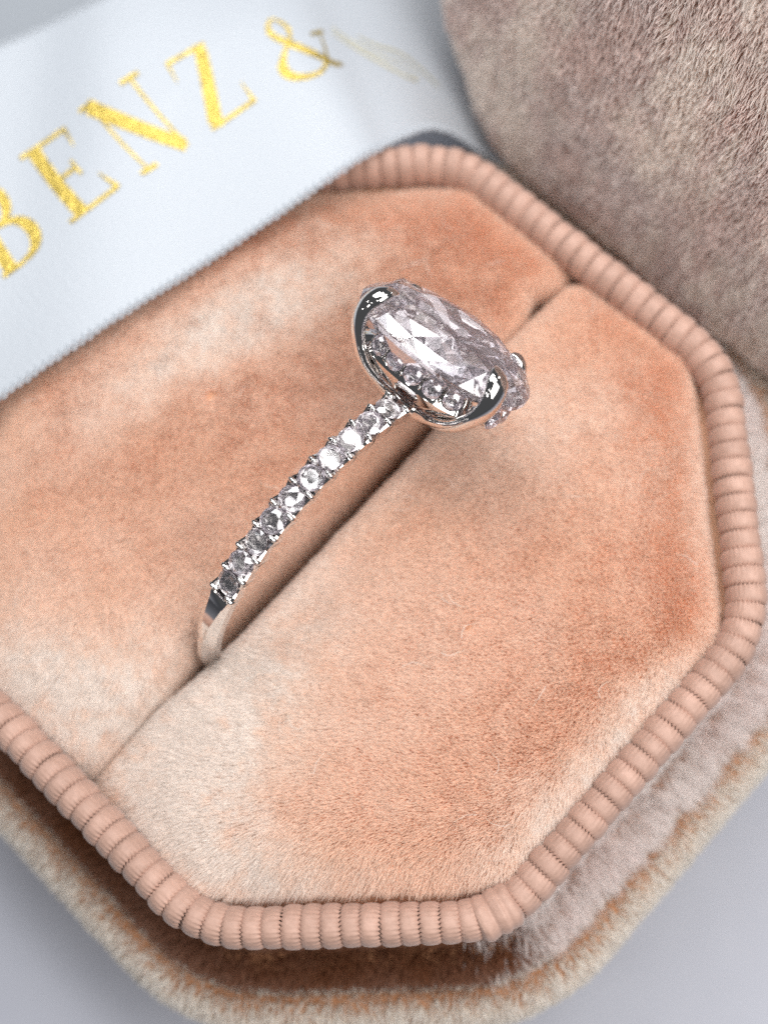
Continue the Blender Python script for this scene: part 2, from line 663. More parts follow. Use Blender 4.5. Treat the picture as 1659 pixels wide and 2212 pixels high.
def build_cushion(side):
    oc, _ = octagon(-0.07, 500, rad=0.70)
    pts = oc[oc[:, 0] * side > 0.06]
    # order by angle round the cushion's middle
    c = np.array([1.15 * side, 0.0])
    ang = np.arctan2(pts[:, 1], pts[:, 0] * side)
    pts = pts[np.argsort(ang)]
    ys = np.linspace(pts[-1][1], pts[0][1], 160)[1:-1]
    sl = np.stack([side * slit_half(ys, side), ys], 1)
    B = np.vstack([pts, sl])
    nb = len(B)
    rho = np.r_[np.linspace(0.02, 0.62, 10), np.linspace(0.66, 1.0, 30)]
    V = []
    for r_ in rho:
        for p in B:
            q = c + (p - c) * r_
            V.append((q[0], q[1], 0.0))
    V = np.array(V)
    q = V[:, :2]
    do = -(octa_dist(V)[0] + 0.07)
    do = np.maximum(do, 0)
    ds = np.maximum(side * V[:, 0] - slit_half(V[:, 1], side), 0)
    f = lambda t: np.sqrt(np.clip(1 - (1 - np.clip(t, 0, 1)) ** 2, 0, 1))
    z = CZ + 0.10 * np.exp(-(((V[:, 0] * side - 1.0) / 1.3) ** 2 + (V[:, 1] / 1.9) ** 2))
    z -= 0.24 * (1 - f(do / 0.48)) + (0.20 + 0.35 * np.exp(-((V[:, 1] + 0.22) / 1.30) ** 6)) * (1 - f(ds / 0.15)) + 0.06 * np.exp(-ds / 0.35)
    # near end of the slit sinks a little
    z -= 0.10 * np.exp(-((V[:, 1] + 2.3) / 0.7) ** 2) * np.exp(-(V[:, 0] / 0.7) ** 2)
    z += 0.022 * vnoise(V, 1.7, 5) + 0.010 * vnoise(V, 4.0, 6)
    V[:, 2] = z
    # skirt
    last = V[-nb:].copy()
    sk = last.copy()
    sk[:, 2] -= 0.5
    V = np.vstack([V, sk])
    F = grid_faces(len(rho) + 1, nb, False, True)
    F.append(tuple(range(nb))[::-1])
    if side < 0:
        F = [f_[::-1] for f_ in F]
    # outward orientation check
    A, B_, C_ = (V[F[0][k]] for k in (0, 1, 2))
    if np.cross(B_ - A, C_ - A)[2] < 0:
        F = [f_[::-1] for f_ in F]
    o = mesh('cushion', V, F, MAT['peach_backing'], BOX, smooth=180)
    o['label'] = 'plush cushion right of the ring' if side > 0 else 'plush cushion left of the ring, half under the ribbon'

    def comb(P, n):
        _, out = octa_dist(P)
        d = -(octa_dist(P)[0])
        we = np.exp(-d / 0.35)[:, None]
        wsl = np.exp(-np.abs(P[:, 0]) / 0.30)[:, None]
        base = np.tile(np.array([-0.73, -0.60]) if side > 0 else np.array([0.55, -0.78]), (len(P), 1))
        sw = vnoise(P, 0.8, 41)[:, None] * 0.5
        base = base + sw * np.array([[-base[0, 1], base[0, 0]]])
        t = base * (1 - we) + (out * 0.9 + np.array([0.35, -0.55])) * we + np.array([-side * 0.5, 0.0]) * wsl
        return np.c_[t, np.zeros(len(P))]

    # strokes where the nap is brushed flat, its pale sheen also painted as colour: (x, y, radius x, radius y, turn, strength)
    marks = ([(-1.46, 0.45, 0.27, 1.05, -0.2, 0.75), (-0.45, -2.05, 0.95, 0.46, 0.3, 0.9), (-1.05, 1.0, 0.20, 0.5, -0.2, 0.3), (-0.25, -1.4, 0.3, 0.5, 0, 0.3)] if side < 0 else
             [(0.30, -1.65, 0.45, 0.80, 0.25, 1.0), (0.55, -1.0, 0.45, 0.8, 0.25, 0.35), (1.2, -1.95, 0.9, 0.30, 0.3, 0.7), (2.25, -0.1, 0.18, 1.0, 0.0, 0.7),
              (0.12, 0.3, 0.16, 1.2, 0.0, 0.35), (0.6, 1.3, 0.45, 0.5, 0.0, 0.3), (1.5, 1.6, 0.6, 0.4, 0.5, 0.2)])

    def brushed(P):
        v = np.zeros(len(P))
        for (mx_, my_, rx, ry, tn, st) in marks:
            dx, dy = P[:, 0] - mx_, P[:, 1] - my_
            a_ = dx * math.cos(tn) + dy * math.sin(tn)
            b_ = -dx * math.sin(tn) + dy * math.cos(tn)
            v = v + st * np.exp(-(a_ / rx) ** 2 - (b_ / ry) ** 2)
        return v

    def lean(P, n):
        v = 0.64 + 0.07 * vnoise(P, 1.1, 51 + side) + 0.06 * vnoise(P, 3.5, 61 + side)
        return np.clip(v + brushed(P) * (0.75 + 0.5 * vnoise(P, 6.0, 63)), 0.42, 1.1)

    def sheen_mottle(P):  # sheen of the flattened nap, put into the colour as a pale tone
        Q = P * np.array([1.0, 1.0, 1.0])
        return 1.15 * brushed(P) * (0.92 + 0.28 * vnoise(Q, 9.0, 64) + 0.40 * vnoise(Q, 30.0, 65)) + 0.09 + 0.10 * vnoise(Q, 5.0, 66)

    nf = [f_ for f_ in F if len(f_) == 4 and max(f_) < len(rho) * nb]
    pile('pile', o, V, nf, 400000, lambda P: 0.056 + (0.07 if side > 0 else 0.03) * np.exp(octa_dist(P)[0] / 0.20) * np.clip(0.6 - 0.8 * P[:, 1], 0, 1), comb, lean, MAT['peach_fibre'], radius=0.0017, seed=20 + side, wild=0.12, clump_amt=0.22, med_amt=0.12, sheen_mottle=sheen_mottle, keep=lambda P: octa_dist(P)[0] < np.where(np.abs(P[:, 0] - P[:, 1] - 3.1) < 0.75, -0.115, -0.075))
    # a few stray curled fibres lying on the nap
    g = np.random.default_rng(90 + side)
    top = V[: len(rho) * nb]
    top = top[(octa_dist(top)[0] < -0.25) & (np.abs(top[:, 0]) > 0.25)]
    m, K = 26, 10
    cu = bpy.data.hair_curves.new('stray_fibres')
    cu.add_curves([K] * m)
    pts = []
    for q in range(m):
        p = top[g.integers(len(top))] + np.array([0, 0, 0.062])
        a, bend = g.uniform(0, 6.28), g.normal(0, 9)
        for i in range(K):
            pts.append(p)
            a += bend * 0.02 + g.normal(0, 0.2)
            p = p + np.array([math.cos(a), math.sin(a), 0]) * g.uniform(0.012, 0.024) + np.array([0, 0, g.normal(0.002, 0.006)])
    loc = ORIGIN[o.name].translation
    cu.points.foreach_set('position', (np.array(pts) - np.array(loc)).astype(np.float32).ravel())
    cu.points.foreach_set('radius', np.full(m * K, 0.0016, dtype=np.float32))
    cu.materials.append(MAT['cream_fibre'])
    so = bpy.data.objects.new('stray_fibres', cu)
    so['kind'] = 'stuff'
    put(so, o, Matrix.Translation(loc))
    return o


build_cushion(1)
build_cushion(-1)


# --- ribbed cord round the rim
def rib_mesh(R_h=0.124, R_v=0.172, teeth=26, nphi=104, width=RIB):
    ss = [-1.0, -0.86, -0.6, -0.2, 0.2, 0.6, 0.86, 1.0]
    V = []
    for s in ss:
        for k in range(nphi):
            ph = 2 * math.pi * k / nphi
            tz = math.cos(teeth * ph)
            edge = abs(s) ** 3
            rr = 1.0 - 0.16 * abs(s) ** 4 + 0.016 * tz * (0.3 + 0.7 * edge) * (1 if s > 0 else -1) ** 0
            x = s * width * 0.5 + 0.07 * width * tz * edge
            V.append((x, R_h * rr * math.cos(ph), R_v * rr * math.sin(ph)))
    return V, grid_faces(len(ss), nphi, False, True)


pip = bpy.data.objects.new('rim_cord', None)
pv, pf = tube(np.c_[octagon(0, 260)[0], np.zeros(260)], 0.095, 0.118, seg=12, closed=True)
pip = mesh('rim_cord', pv, pf, MAT['cord'], BOX, smooth=180)
rv, rf = rib_mesh()
rib_me = mesh_data('rib', rv, [f[::-1] for f in rf], MAT['cord'], 180)
oc0, per = octagon(0, 3000)
nrib = int(round(per / RIB))
SEAM = np.array([2.37, -1.12])
seam_list = []
for i in range(nrib):
    k = int(i / nrib * 3000)
    p = oc0[k]
    t = unit(oc0[(k + 4) % 3000] - oc0[k - 4])
    nrm = np.array([t[1], -t[0]])
    if np.linalg.norm(p - SEAM) < 0.16:
        seam_list.append((p, t))
        continue
    tw = random.uniform(-0.06, 0.06)
    x = np.array([t[0], t[1], 0])
    y = np.array([nrm[0], nrm[1], 0])
    zz = np.array([0, 0, 1.0])
    x2 = x * math.cos(tw) + y * math.sin(tw)
    y2 = -x * math.sin(tw) + y * math.cos(tw)
    sc = random.uniform(0.965, 1.055)
    M = frame_matrix(x2, y2 * sc, zz * random.uniform(0.97, 1.04), (p[0], p[1], random.uniform(-0.008, 0.008)))
    o = bpy.data.objects.new('rib', rib_me)
    put(o, pip, M)

# where the two ends of the cord meet: a smooth wrapped end with a fold
t = unit(oc0[np.argmin(np.linalg.norm(oc0 - SEAM, axis=1)) + 5] - oc0[np.argmin(np.linalg.norm(oc0 - SEAM, axis=1)) - 5])
p = oc0[np.argmin(np.linalg.norm(oc0 - SEAM, axis=1))]
nrm = np.array([t[1], -t[0]])
pathe = [(*(p + t * s), 0.0) for s in np.linspace(-0.16, 0.15, 33)]
ra = np.interp(np.linspace(0, 1, 33), [0, .06, .16, .28, .34, .42, .54, .60, .70, .80, .86, .92, 1], [.10, .135, .147, .138, .128, .143, .150, .138, .146, .143, .12, .09, .085])
ve, fe = tube(pathe, ra * 0.98, ra * 1.26, seg=28)
ve = np.array(ve)
ve += 0.010 * vnoise(ve, 9, 3)[:, None] * np.array([1, 1, 1])
mesh('cord_end', ve, fe, MAT['cord'], pip, smooth=180)

# ------------------------------------------------------------------ the ring
HCEN = np.array([0.0, -0.0504, -0.0568])       # the head's own axis passes here
CEN = np.array([0.0, -0.0437, -0.2100])        # middle of the band
DR = 0.143
RING = empty('diamond_ring', (0, -0.05, -1.2), 'white gold ring with oval diamond and diamond-set band standing in the cushion slit', 'ring')


def pol(a, r):
    return CEN + (r + DR) * np.array([0, math.cos(R(a)), math.sin(R(a))])


def rad_dir(a):
    return np.array([0, math.cos(R(a)), math.sin(R(a))])


def tan_dir(a):
    return np.array([0, -math.sin(R(a)), math.cos(R(a))])


# band
ANG = np.r_[np.arange(50, 136.01, 0.5), np.arange(136.5, 162, 1.0), np.arange(164, 350, 3.0), np.arange(350, 398, 1.0)]
ST = np.linspace(129.0, 62.6, 10)
STEP = ST[0] - ST[1]
V = []
for a in ANG:
    pave = min(max((a - 52) / 3, 0), 1) if a < 100 else min(max((133.9 - a) / 0.8, 0), 1)
    ph = math.cos(2 * math.pi * (a - ST[0]) / STEP)        # +1 at a stone's centre, -1 between stones
    hw = 0.083 - 0.007 * ph * pave
    ft = 0.068 * min(max((157 - a) / 23, 0), 1) if a > 133.8 else 0.068
    top = 1.128
    lip = 1.118 - 0.030 * (0.5 + 0.5 * ph) * pave
    if pave > 0.01:
        sec = [(-0.045, 1.0), (-hw * 0.95, 1.015), (-hw, 1.06), (-hw, lip), (-hw * 0.84, lip + 0.008), (-0.058, 1.085), (0.058, 1.085),
               (hw * 0.84, lip + 0.008), (hw, lip), (hw, 1.06), (hw * 0.95, 1.015), (0.045, 1.0)]
    else:
        k = min(max((a - 134) / 22, 0), 1)
        sh = 1.105 - 0.02 * k
        sec = [(-0.045, 1.0), (-hw * 0.95, 1.015), (-hw, 1.05), (-hw, sh - 0.01), (-max(ft, 0.045), sh + 0.018), (-max(ft, 0.018) * 0.9, top - 0.004),
               (max(ft, 0.018) * 0.9, top - 0.004), (max(ft, 0.045), sh + 0.018), (hw, sh - 0.01), (hw, 1.05), (hw * 0.95, 1.015), (0.045, 1.0)]
    for (x, r) in sec:
        V.append(pol(a, r) + np.array([x, 0, 0]))
F = grid_faces(len(ANG), 12, False, True)
F.append(tuple(range(12))[::-1])
F.append(tuple(range((len(ANG) - 1) * 12, len(ANG) * 12)))
mesh('band', V, F, MAT['white_gold'], RING, smooth=32)


# brilliant cut
def brilliant(n, L, W, expo, crown=((0.56, 1.0), (0.80, 0.56)), hc=0.15, hp=0.43, g=0.012, tiers=((0.55, 0.46),), wob=0.0, cwob=0.0):
    """crown: (radius, share of the height) of the rings from the table outwards; tiers: the same from girdle to culet"""
    def out(a, k):
        c, s = math.cos(a), math.sin(a)
        return (k * L * math.copysign(abs(c) ** (2 / expo), c), k * W * math.copysign(abs(s) ** (2 / expo), s))
    da = 2 * math.pi / n
    j = lambda: random.uniform(-wob, wob)
    nc = len(crown)
    V, F = [], []
    for q, (r, hh) in enumerate(crown):
        st = 0.5 * ((nc - 1 - q + 1) % 2)          # the ring next to the girdle is staggered
        V += [(*out((k + st) * da, r + (j() if q else 0)), g + (hc - g) * (hh + (random.uniform(-cwob, cwob) if q else 0))) for k in range(n)]
        if q:
            A0, B0 = (q - 1) * n, q * n
            for k in range(n):
                k1, km = (k + 1) % n, (k - 1) % n
                if st == 0.5:
                    F += [(A0 + k, B0 + k, A0 + k1), (A0 + k, B0 + km, B0 + k)]
                else:
                    F += [(A0 + k, B0 + k1, A0 + k1), (A0 + k, B0 + k, B0 + k1)]
    F.append(tuple(range(n)))
    M0 = (nc - 1) * n
    G0 = len(V)
    V += [(*out(k * da / 2, 1), g) for k in range(2 * n)]
    H0 = len(V)
    V += [(*out(k * da / 2, 1), -g) for k in range(2 * n)]
    for k in range(n):
        k1, km = (k + 1) % n, (k - 1) % n
        F += [(M0 + km, G0 + 2 * k, M0 + k), (M0 + k, G0 + 2 * k, G0 + 2 * k + 1), (M0 + k, G0 + 2 * k + 1, G0 + (2 * k + 2) % (2 * n))]
    for k in range(2 * n):
        k1 = (k + 1) % (2 * n)
        F.append((G0 + k, H0 + k, H0 + k1, G0 + k1))
    # first tier, staggered against the girdle's even points
    P0 = len(V)
    r, dp = tiers[0]
    V += [(*out((k + .5) * da, r + j()), -g - (hp - g) * (dp + j())) for k in range(n)]
    for k in range(n):
        k1, km = (k + 1) % n, (k - 1) % n
        F += [(P0 + k, H0 + 2 * k + 1, H0 + 2 * k), (P0 + k, H0 + (2 * k + 2) % (2 * n), H0 + 2 * k + 1), (P0 + k, P0 + k1, H0 + (2 * k + 2) % (2 * n))]
    prev, st = P0, 0.5
    for (r, dp) in tiers[1:]:
        Q0 = len(V)
        st2 = 0.0 if st == 0.5 else 0.5
        V += [(*out((k + st2) * da, r + j()), -g - (hp - g) * (dp + j())) for k in range(n)]
        for k in range(n):
            k1 = (k + 1) % n
            if st == 0.5:
                F += [(Q0 + k1, prev + k1, prev + k), (Q0 + k1, Q0 + (k1 + 1) % n, prev + k1)]
            else:
                F += [(Q0 + k, prev + k1, prev + k), (Q0 + k, Q0 + k1, prev + k1)]
        prev, st = Q0, st2
    CU = len(V)
    V.append((0, 0, -hp))
    F += [(CU, prev + (k + 1) % n, prev + k) for k in range(n)]
    return V, F


sv, sf = brilliant(8, 1, 1, 2, crown=((0.54, 1.0), (0.80, 0.56)), hc=0.34, hp=0.88, g=0.03, tiers=((0.55, 0.46),))


def stone_data(name, V, F):
    me = mesh_data(name, V, F, MAT['diamond'])
    me.materials.append(MAT['pavilion'])
    zmin = min(v[2] for v in V)
    for p in me.polygons:
        z = sum(V[i][2] for i in p.vertices) / len(p.vertices)
        if z < zmin * 0.10 and p.normal.z < -0.15:
            p.material_index = 1
    return me


stone_me = stone_data('accent_diamond', sv, sf)


def bead_mesh():
    V = []
    n, m = 6, 10
    for i in range(n):
        th = math.pi / 2 * i / (n - 1)
        for k in range(m):
            a = 2 * math.pi * k / m
            V.append((math.cos(th) * math.cos(a), math.cos(th) * math.sin(a), math.sin(th)))
    return V, grid_faces(n, m, False, True)


bv, bf = bead_mesh()
bead_me = mesh_data('bead', bv, bf, MAT['white_gold'], 180)


def inst(name, me, x, y, z, o, s, parent=RING):
    M = frame_matrix(np.asarray(x) * s[0], np.asarray(y) * s[1], np.asarray(z) * s[2], o)
    return put(bpy.data.objects.new(name, me), parent, M)




def seat_mesh():
    prof = [(0.80, -0.75), (0.98, -0.25), (1.04, 0.0), (1.12, 0.02), (1.14, -0.05), (1.10, -0.5), (0.85, -0.85)]
    m = 18
    V = [(r * math.cos(2 * math.pi * k / m), r * math.sin(2 * math.pi * k / m), z) for r, z in prof for k in range(m)]
    F = [f[::-1] for f in grid_faces(len(prof), m, False, True)]
    F.append(tuple(range(m)))
    F.append(tuple(range((len(prof) - 1) * m, len(prof) * m))[::-1])
    return V, F


ev, ef = seat_mesh()
seat_me = mesh_data('stone_seat', ev, ef, MAT['white_gold'], 40)

X = np.array([1.0, 0, 0])
for a in ST:
    q = random.uniform(0, 0.7)
    t_ = tan_dir(a)
    n_ = unit(rad_dir(a) + X * random.uniform(-0.2, 0.2) + t_ * random.uniform(-0.2, 0.2))
    xx = unit(np.cross(t_, n_)) * math.cos(q) + np.cross(n_, unit(np.cross(t_, n_))) * math.sin(q)
    yy = np.cross(n_, xx)
    inst('accent_diamond', stone_me, xx, yy, n_, pol(a, 1.113), (0.0805,) * 3)
for i in range(len(ST) + 1):
    a = ST[0] + STEP * (0.5 - i)
    for sx in (-1, 1):
        n_, t_ = rad_dir(a), tan_dir(a)
        q = random.uniform(-0.2, 0.2)
        xx = -sx * X * math.cos(q) + t_ * math.sin(q)
        inst('bead', bead_me, xx, np.cross(n_, xx), n_, pol(a, 1.108) + X * sx * 0.064, (0.038, 0.020, 0.034))

# head
HANG, HR, TW = 43.0, 1.5, R(-6)
HO = HCEN + HR * rad_dir(HANG)
hn, ht0 = rad_dir(HANG), tan_dir(HANG)
hx = X * math.cos(TW) + ht0 * math.sin(TW)
ht = -X * math.sin(TW) + ht0 * math.cos(TW)


def HL(x, t, n):
    return HO + hx * x + ht * t + hn * n


SL, SW, SE = 0.58, 0.375, 2.35
cv, cf = brilliant(16, SL, SW, SE, cwob=0.12, crown=((0.50, 1.0), (0.70, 0.80), (0.90, 0.46)), hc=0.15, hp=0.38, g=0.014, tiers=((0.78, 0.28), (0.52, 0.54), (0.26, 0.80)), wob=0.085)
MH = frame_matrix(hx, ht, hn, HL(0, 0.028, 0))
co = bpy.data.objects.new('center_diamond', stone_data('center_diamond', cv, cf))
put(co, RING, MH)

# prongs
PR = [(0.345, 0.205, 0.160), (0.395, 0.255, 0.140), (0.440, 0.298, 0.07), (0.450, 0.310, -0.03), (0.415, 0.292, -0.15), (0.325, 0.24, -0.29), (0.19, 0.16, -0.39), (0.06, 0.10, -0.445)]
for sx, st in ((-1, 1), (1, 1), (-1, -1), (1, -1)):
    P = catmull([HL(sx * a * (1 if st > 0 else 0.95), st * b * (1 if st > 0 else (0.74 if sx > 0 else 0.66)), c - (0 if st > 0 else (0.035 if sx > 0 else 0.06) * (c > 0))) for a, b, c in PR], 40)
    u = np.linspace(0, 1, 40)
    ra = (0.076 if st > 0 else 0.062) * np.clip(u / 0.20, 0.03, 1) ** 0.68 * (1 - 0.42 * u)
    outw = unit(hx * sx * 0.8 + ht * st * 0.6)
    v_, f_ = tube(P, ra * 1.08, ra * 0.72, seg=18, ref=unit(outw + hn * 0.15))
    mesh('prong', v_, f_, MAT['white_gold'], RING, smooth=180)


def super_path(L, W, e, m):
    a = np.linspace(0, 2 * math.pi, 2000, endpoint=False)
    c, s = np.cos(a), np.sin(a)
    P = np.stack([L * np.sign(c) * np.abs(c) ** (2 / e), W * np.sign(s) * np.abs(s) ** (2 / e)], 1)
    Pc = np.vstack([P, P[:1]])
    d = np.r_[0, np.cumsum(np.linalg.norm(np.diff(Pc, axis=0), axis=1))]
    u = (np.arange(m) / m) * d[-1]
    return np.stack([np.interp(u, d, Pc[:, 0]), np.interp(u, d, Pc[:, 1])], 1), d[-1]


# hidden halo: a rail under the girdle with small stones facing outwards
rp, rl = super_path(0.445, 0.315, 2.3, 120)
sec = [(-0.115, -0.315), (-0.09, -0.325), (-0.02, -0.262), (0.018, -0.225), (0.030, -0.205), (0.022, -0.185), (0.006, -0.16), (0.006, -0.075), (0.020, -0.06), (0.016, -0.045), (-0.02, -0.05)]
V = []
for i in range(120):
    tt = unit(rp[(i + 1) % 120] - rp[i - 1])
    nn = np.array([tt[1], -tt[0]])
    for d, z in sec:
        q = rp[i] + nn * d
        V.append(HL(q[0], q[1], z))
mesh('halo_rail', V, grid_faces(120, len(sec), True, True), MAT['white_gold'], RING, smooth=50)
NH = 19
hp_, _ = super_path(0.445, 0.315, 2.3, 1900)
i_top = int(np.argmax(hp_[:, 1] - np.abs(hp_[:, 0]) * 0.5))
for k in range(NH):
    i = (i_top + k * 100) % 1900
    q = hp_[i]
    tt = unit(hp_[(i + 3) % 1900] - hp_[i - 3])
    nn = np.array([tt[1], -tt[0]])
    drop = 0.032 if q[0] > 0.36 else 0.0          # the stones at the right end sit lower
    nw = hx * nn[0] + ht * nn[1]
    tw_ = hx * tt[0] + ht * tt[1]
    if abs(q[0]) > 0.30 and abs(q[1]) > 0.17:
        continue
    inst('halo_diamond', stone_me, tw_, np.cross(nw, tw_), nw, HL(*(q + nn * (0.036 + drop)), -0.122 - 1.3 * drop), (0.060,) * 3)
    inst('stone_seat', seat_me, tw_, np.cross(nw, tw_), nw, HL(*(q + nn * (0.034 + drop)), -0.122 - 1.3 * drop), (0.060,) * 3)
    for h in (-1, 1):
        j = (i + h * 32) % 1900
        qj = hp_[j]
        inst('bead', bead_me, hn, np.cross(nw, hn), nw, HL(*(qj + nn * 0.018), -0.068), (0.020, 0.014, 0.026))
    j = (i + 50) % 1900
    inst('bead', bead_me, hn, np.cross(nw, hn), nw, HL(*(hp_[j] + nn * 0.014), -0.165), (0.020, 0.014, 0.022))

# base of the basket and the gallery wire that joins the prongs
gp, _ = super_path(0.15, 0.135, 2.0, 48)
v_, f_ = tube([HL(a, b, -0.42) for a, b in gp], 0.030, 0.036, seg=12, ref=hn, closed=True)
mesh('basket_base', v_, f_, MAT['white_gold'], RING, smooth=180)
# ------------------------------------------------------------------ the lid behind the box
LID = empty('box_lid', (0.9, 4.2, -2.3), 'mauve plush box lid standing on edge against the back rim of the open box', 'box lid')


def lid_build():
    hs, hz, c = 3.05, 1.75, 0.85           # half width, half height, chamfer leg
    th = 2.0
    lean = R(14)
    cs = [(hs, -hz + c), (hs, hz - c), (hs - c, hz), (-hs + c, hz), (-hs, hz - c), (-hs, -hz + c), (-hs + c, -hz), (hs - c, -hz)]

    def ring(d, m=260, rad=0.55):
        k = 8
        P = []
        for i in range(k):
            p0, p, p1 = np.array(cs[i - 1]), np.array(cs[i]), np.array(cs[(i + 1) % k])
            d0, d1 = unit(p0 - p), unit(p1 - p)
            tl = rad * math.tan(R(22.5))
            A = p + d0 * tl
            cc = p + unit(d0 + d1) * (rad / math.cos(R(22.5)))
            a0 = math.atan2(*(A - cc)[::-1])
            for q in np.linspace(a0, a0 + R(45), 9):
                P.append(cc + (rad - d) * np.array([math.cos(q), math.sin(q)]))
        P = np.array(P)
        Pc = np.vstack([P, P[:1]])
        s = np.r_[0, np.cumsum(np.linalg.norm(np.diff(Pc, axis=0), axis=1))]
        u = np.arange(m) / m * s[-1]
        return np.stack([np.interp(u, s, Pc[:, 0]), np.interp(u, s, Pc[:, 1])], 1)

    rings = []
    # (shrink factor/inset, y) with y = 0 at the face towards the camera, growing backwards
    for a in np.linspace(0, 90, 9):
        rings.append((0.42 * (1 - math.cos(R(90 - a)) if False else 0.42 * (1 - math.sin(R(a)))) / 0.42 * 0.42, 0.42 * (1 - math.cos(R(a)))))
    V = []
    base = ring(0.42)
    for k in np.linspace(0.03, 0.97, 24):
        for q in base * k:
            V.append((q[0], 0.0, q[1]))
    for a in np.linspace(0, 90, 10):
        P = ring(0.42 * (1 - math.sin(R(a))))
        for q in P:
            V.append((q[0], 0.42 * (1 - math.cos(R(a))), q[1]))
    for y in np.linspace(0.5, th, 14):
        for q in ring(0.0):
            V.append((q[0], y, q[1]))
    V = np.array(V)
    face = V[:, 1] < 0.42
    rr = np.maximum(np.abs(V[:, 0]) / hs, np.abs(V[:, 2]) / hz)
    V[:, 1] -= np.where(face, 0.12 * (1 - rr ** 2), 0)
    V[:, 1] += 0.03 * vnoise(V, 1.1, 4)
    m = 260
    n = len(V) // m
    F = grid_faces(n, m, False, True)
    F.append(tuple(range(m)))
    F.append(tuple(range((n - 1) * m, n * m))[::-1])
    # stand it up: turn, lean back, lift on to the table
    Rx = np.array(Matrix.Rotation(-lean, 3, 'X'))
    Rz = np.array(Matrix.Rotation(R(-2), 3, 'Z'))
    V[:, 2] += hz
    V = V @ Rx.T @ Rz.T
    V += np.array([0.84, 2.86, -0.80])
    A, B_, C_ = (V[F[5 * m][k]] for k in (0, 1, 2))
    if np.cross(B_ - A, C_ - A)[1] > 0:
        F = [f[::-1] for f in F]
    o = mesh('lid_body', V, F, MAT['lid_backing'], LID, smooth=180)
    down = np.array([0.05, -math.sin(lean), -math.cos(lean)])

    def comb(P, n):
        t = np.tile(down, (len(P), 1)) * 0.75
        t[:, 0] += 0.35 * vnoise(P, 1.2, 71)
        return t

    def lean_f(P, n):
        return np.clip(0.62 + 0.30 * vnoise(P, 2.0, 72) + 0.35 * vnoise(P * np.array([1, 1, 0.5]), 9.0, 73), 0.1, 1.1)

    def keep(P):
        return (P[:, 2] < 3.2) & (P[:, 0] < 3.4) & (P[:, 1] < 4.6)

    pile('pile', o, V, [f for f in F if len(f) == 4], 340000, 0.075, comb, lean_f, MAT['lid_fibre'], radius=0.0034, seed=31, wild=0.2, keep=keep, clump_amt=0.3, sheen_mottle=lambda P: 0.50 + 0.9 * vnoise(P, 1.6, 74) + 0.9 * vnoise(P * np.array([1, 1, 0.45]), 11.0, 75))


lid_build()

# ------------------------------------------------------------------ the ribbon
NEAR = [[-2.365, -1.822, 0.26], [-2.175, -0.954, 0.27], [-1.894, 0.369, 0.28], [-1.597, 1.728, 0.3], [-1.559, 2.185, 0.18], [-1.53, 2.72, -0.30], [-1.22, 3.08, -1.02]]
FAR = [[-4.563, -0.352, 0.22], [-4.174, 0.832, 0.28], [-3.83, 1.593, 0.32], [-3.485, 2.44, 0.33], [-3.375, 3.112, 0.15], [-3.28, 3.90, -0.30], [-2.85, 4.75, -1.05]]
NEAR, FAR = np.array(NEAR), np.array(FAR)
RIBBON = empty('satin_ribbon', (-3.0, 1.0, -2.3), 'white satin ribbon with gold foil lettering lying across the left of the box', 'ribbon')


def cr(P, u):
    u = min(max(u, 0), len(P) - 1 - 1e-9)
    i = int(u)
    t = u - i
    p0, p1, p2, p3 = P[max(i - 1, 0)], P[i], P[i + 1], P[min(i + 2, len(P) - 1)]
    return .5 * ((2 * p1) + (-p0 + p2) * t + (2 * p0 - 5 * p1 + 4 * p2 - p3) * t * t + (-p0 + 3 * p1 - 3 * p2 + p3) * t ** 3)


def rs(u, v):
    p = cr(NEAR, u) * (1 - v) + cr(FAR, u) * v
    p[2] += 0.030 * math.sin(2.1 * u + 3.4 * v) * math.sin(math.pi * min(max(v, 0), 1)) + 0.018 * math.sin(4.3 * u - 2.0 * v + 1.0)
    return p


def rnorm(u, v):
    e = 1e-3
    du = rs(u + e, v) - rs(u - e, v)
    dv = rs(u, v + e) - rs(u, v - e)
    n = unit(np.cross(du, dv))
    return n if n[2] > 0 else -n


nu, nv = 140, 30
V, UV = [], []
for layer in (0, 1):
    for i in range(nu):
        for j in range(nv):
            u, v = 6 * i / (nu - 1), j / (nv - 1)
            V.append(rs(u, v) - rnorm(min(max(u, .01), 5.99), v) * 0.012 * layer)
            UV.append((u, v))
F1 = grid_faces(nu, nv)
k = nu * nv
A, B_, C_ = (V[F1[50][q]] for q in (0, 1, 2))
if np.cross(B_ - A, C_ - A)[2] < 0:
    F1 = [f[::-1] for f in F1]
F = F1 + [tuple(q + k for q in f[::-1]) for f in F1]
rimj = [i * nv for i in range(nu)] + [(nu - 1) * nv + j for j in range(1, nv)] + [i * nv + nv - 1 for i in range(nu - 2, -1, -1)] + [j for j in range(nv - 2, 0, -1)]
F += [(rimj[i], rimj[(i + 1) % len(rimj)], rimj[(i + 1) % len(rimj)] + k, rimj[i] + k) for i in range(len(rimj))]
mesh('ribbon_band', V, F, MAT['satin'], RIBBON, smooth=60, uv=UV)

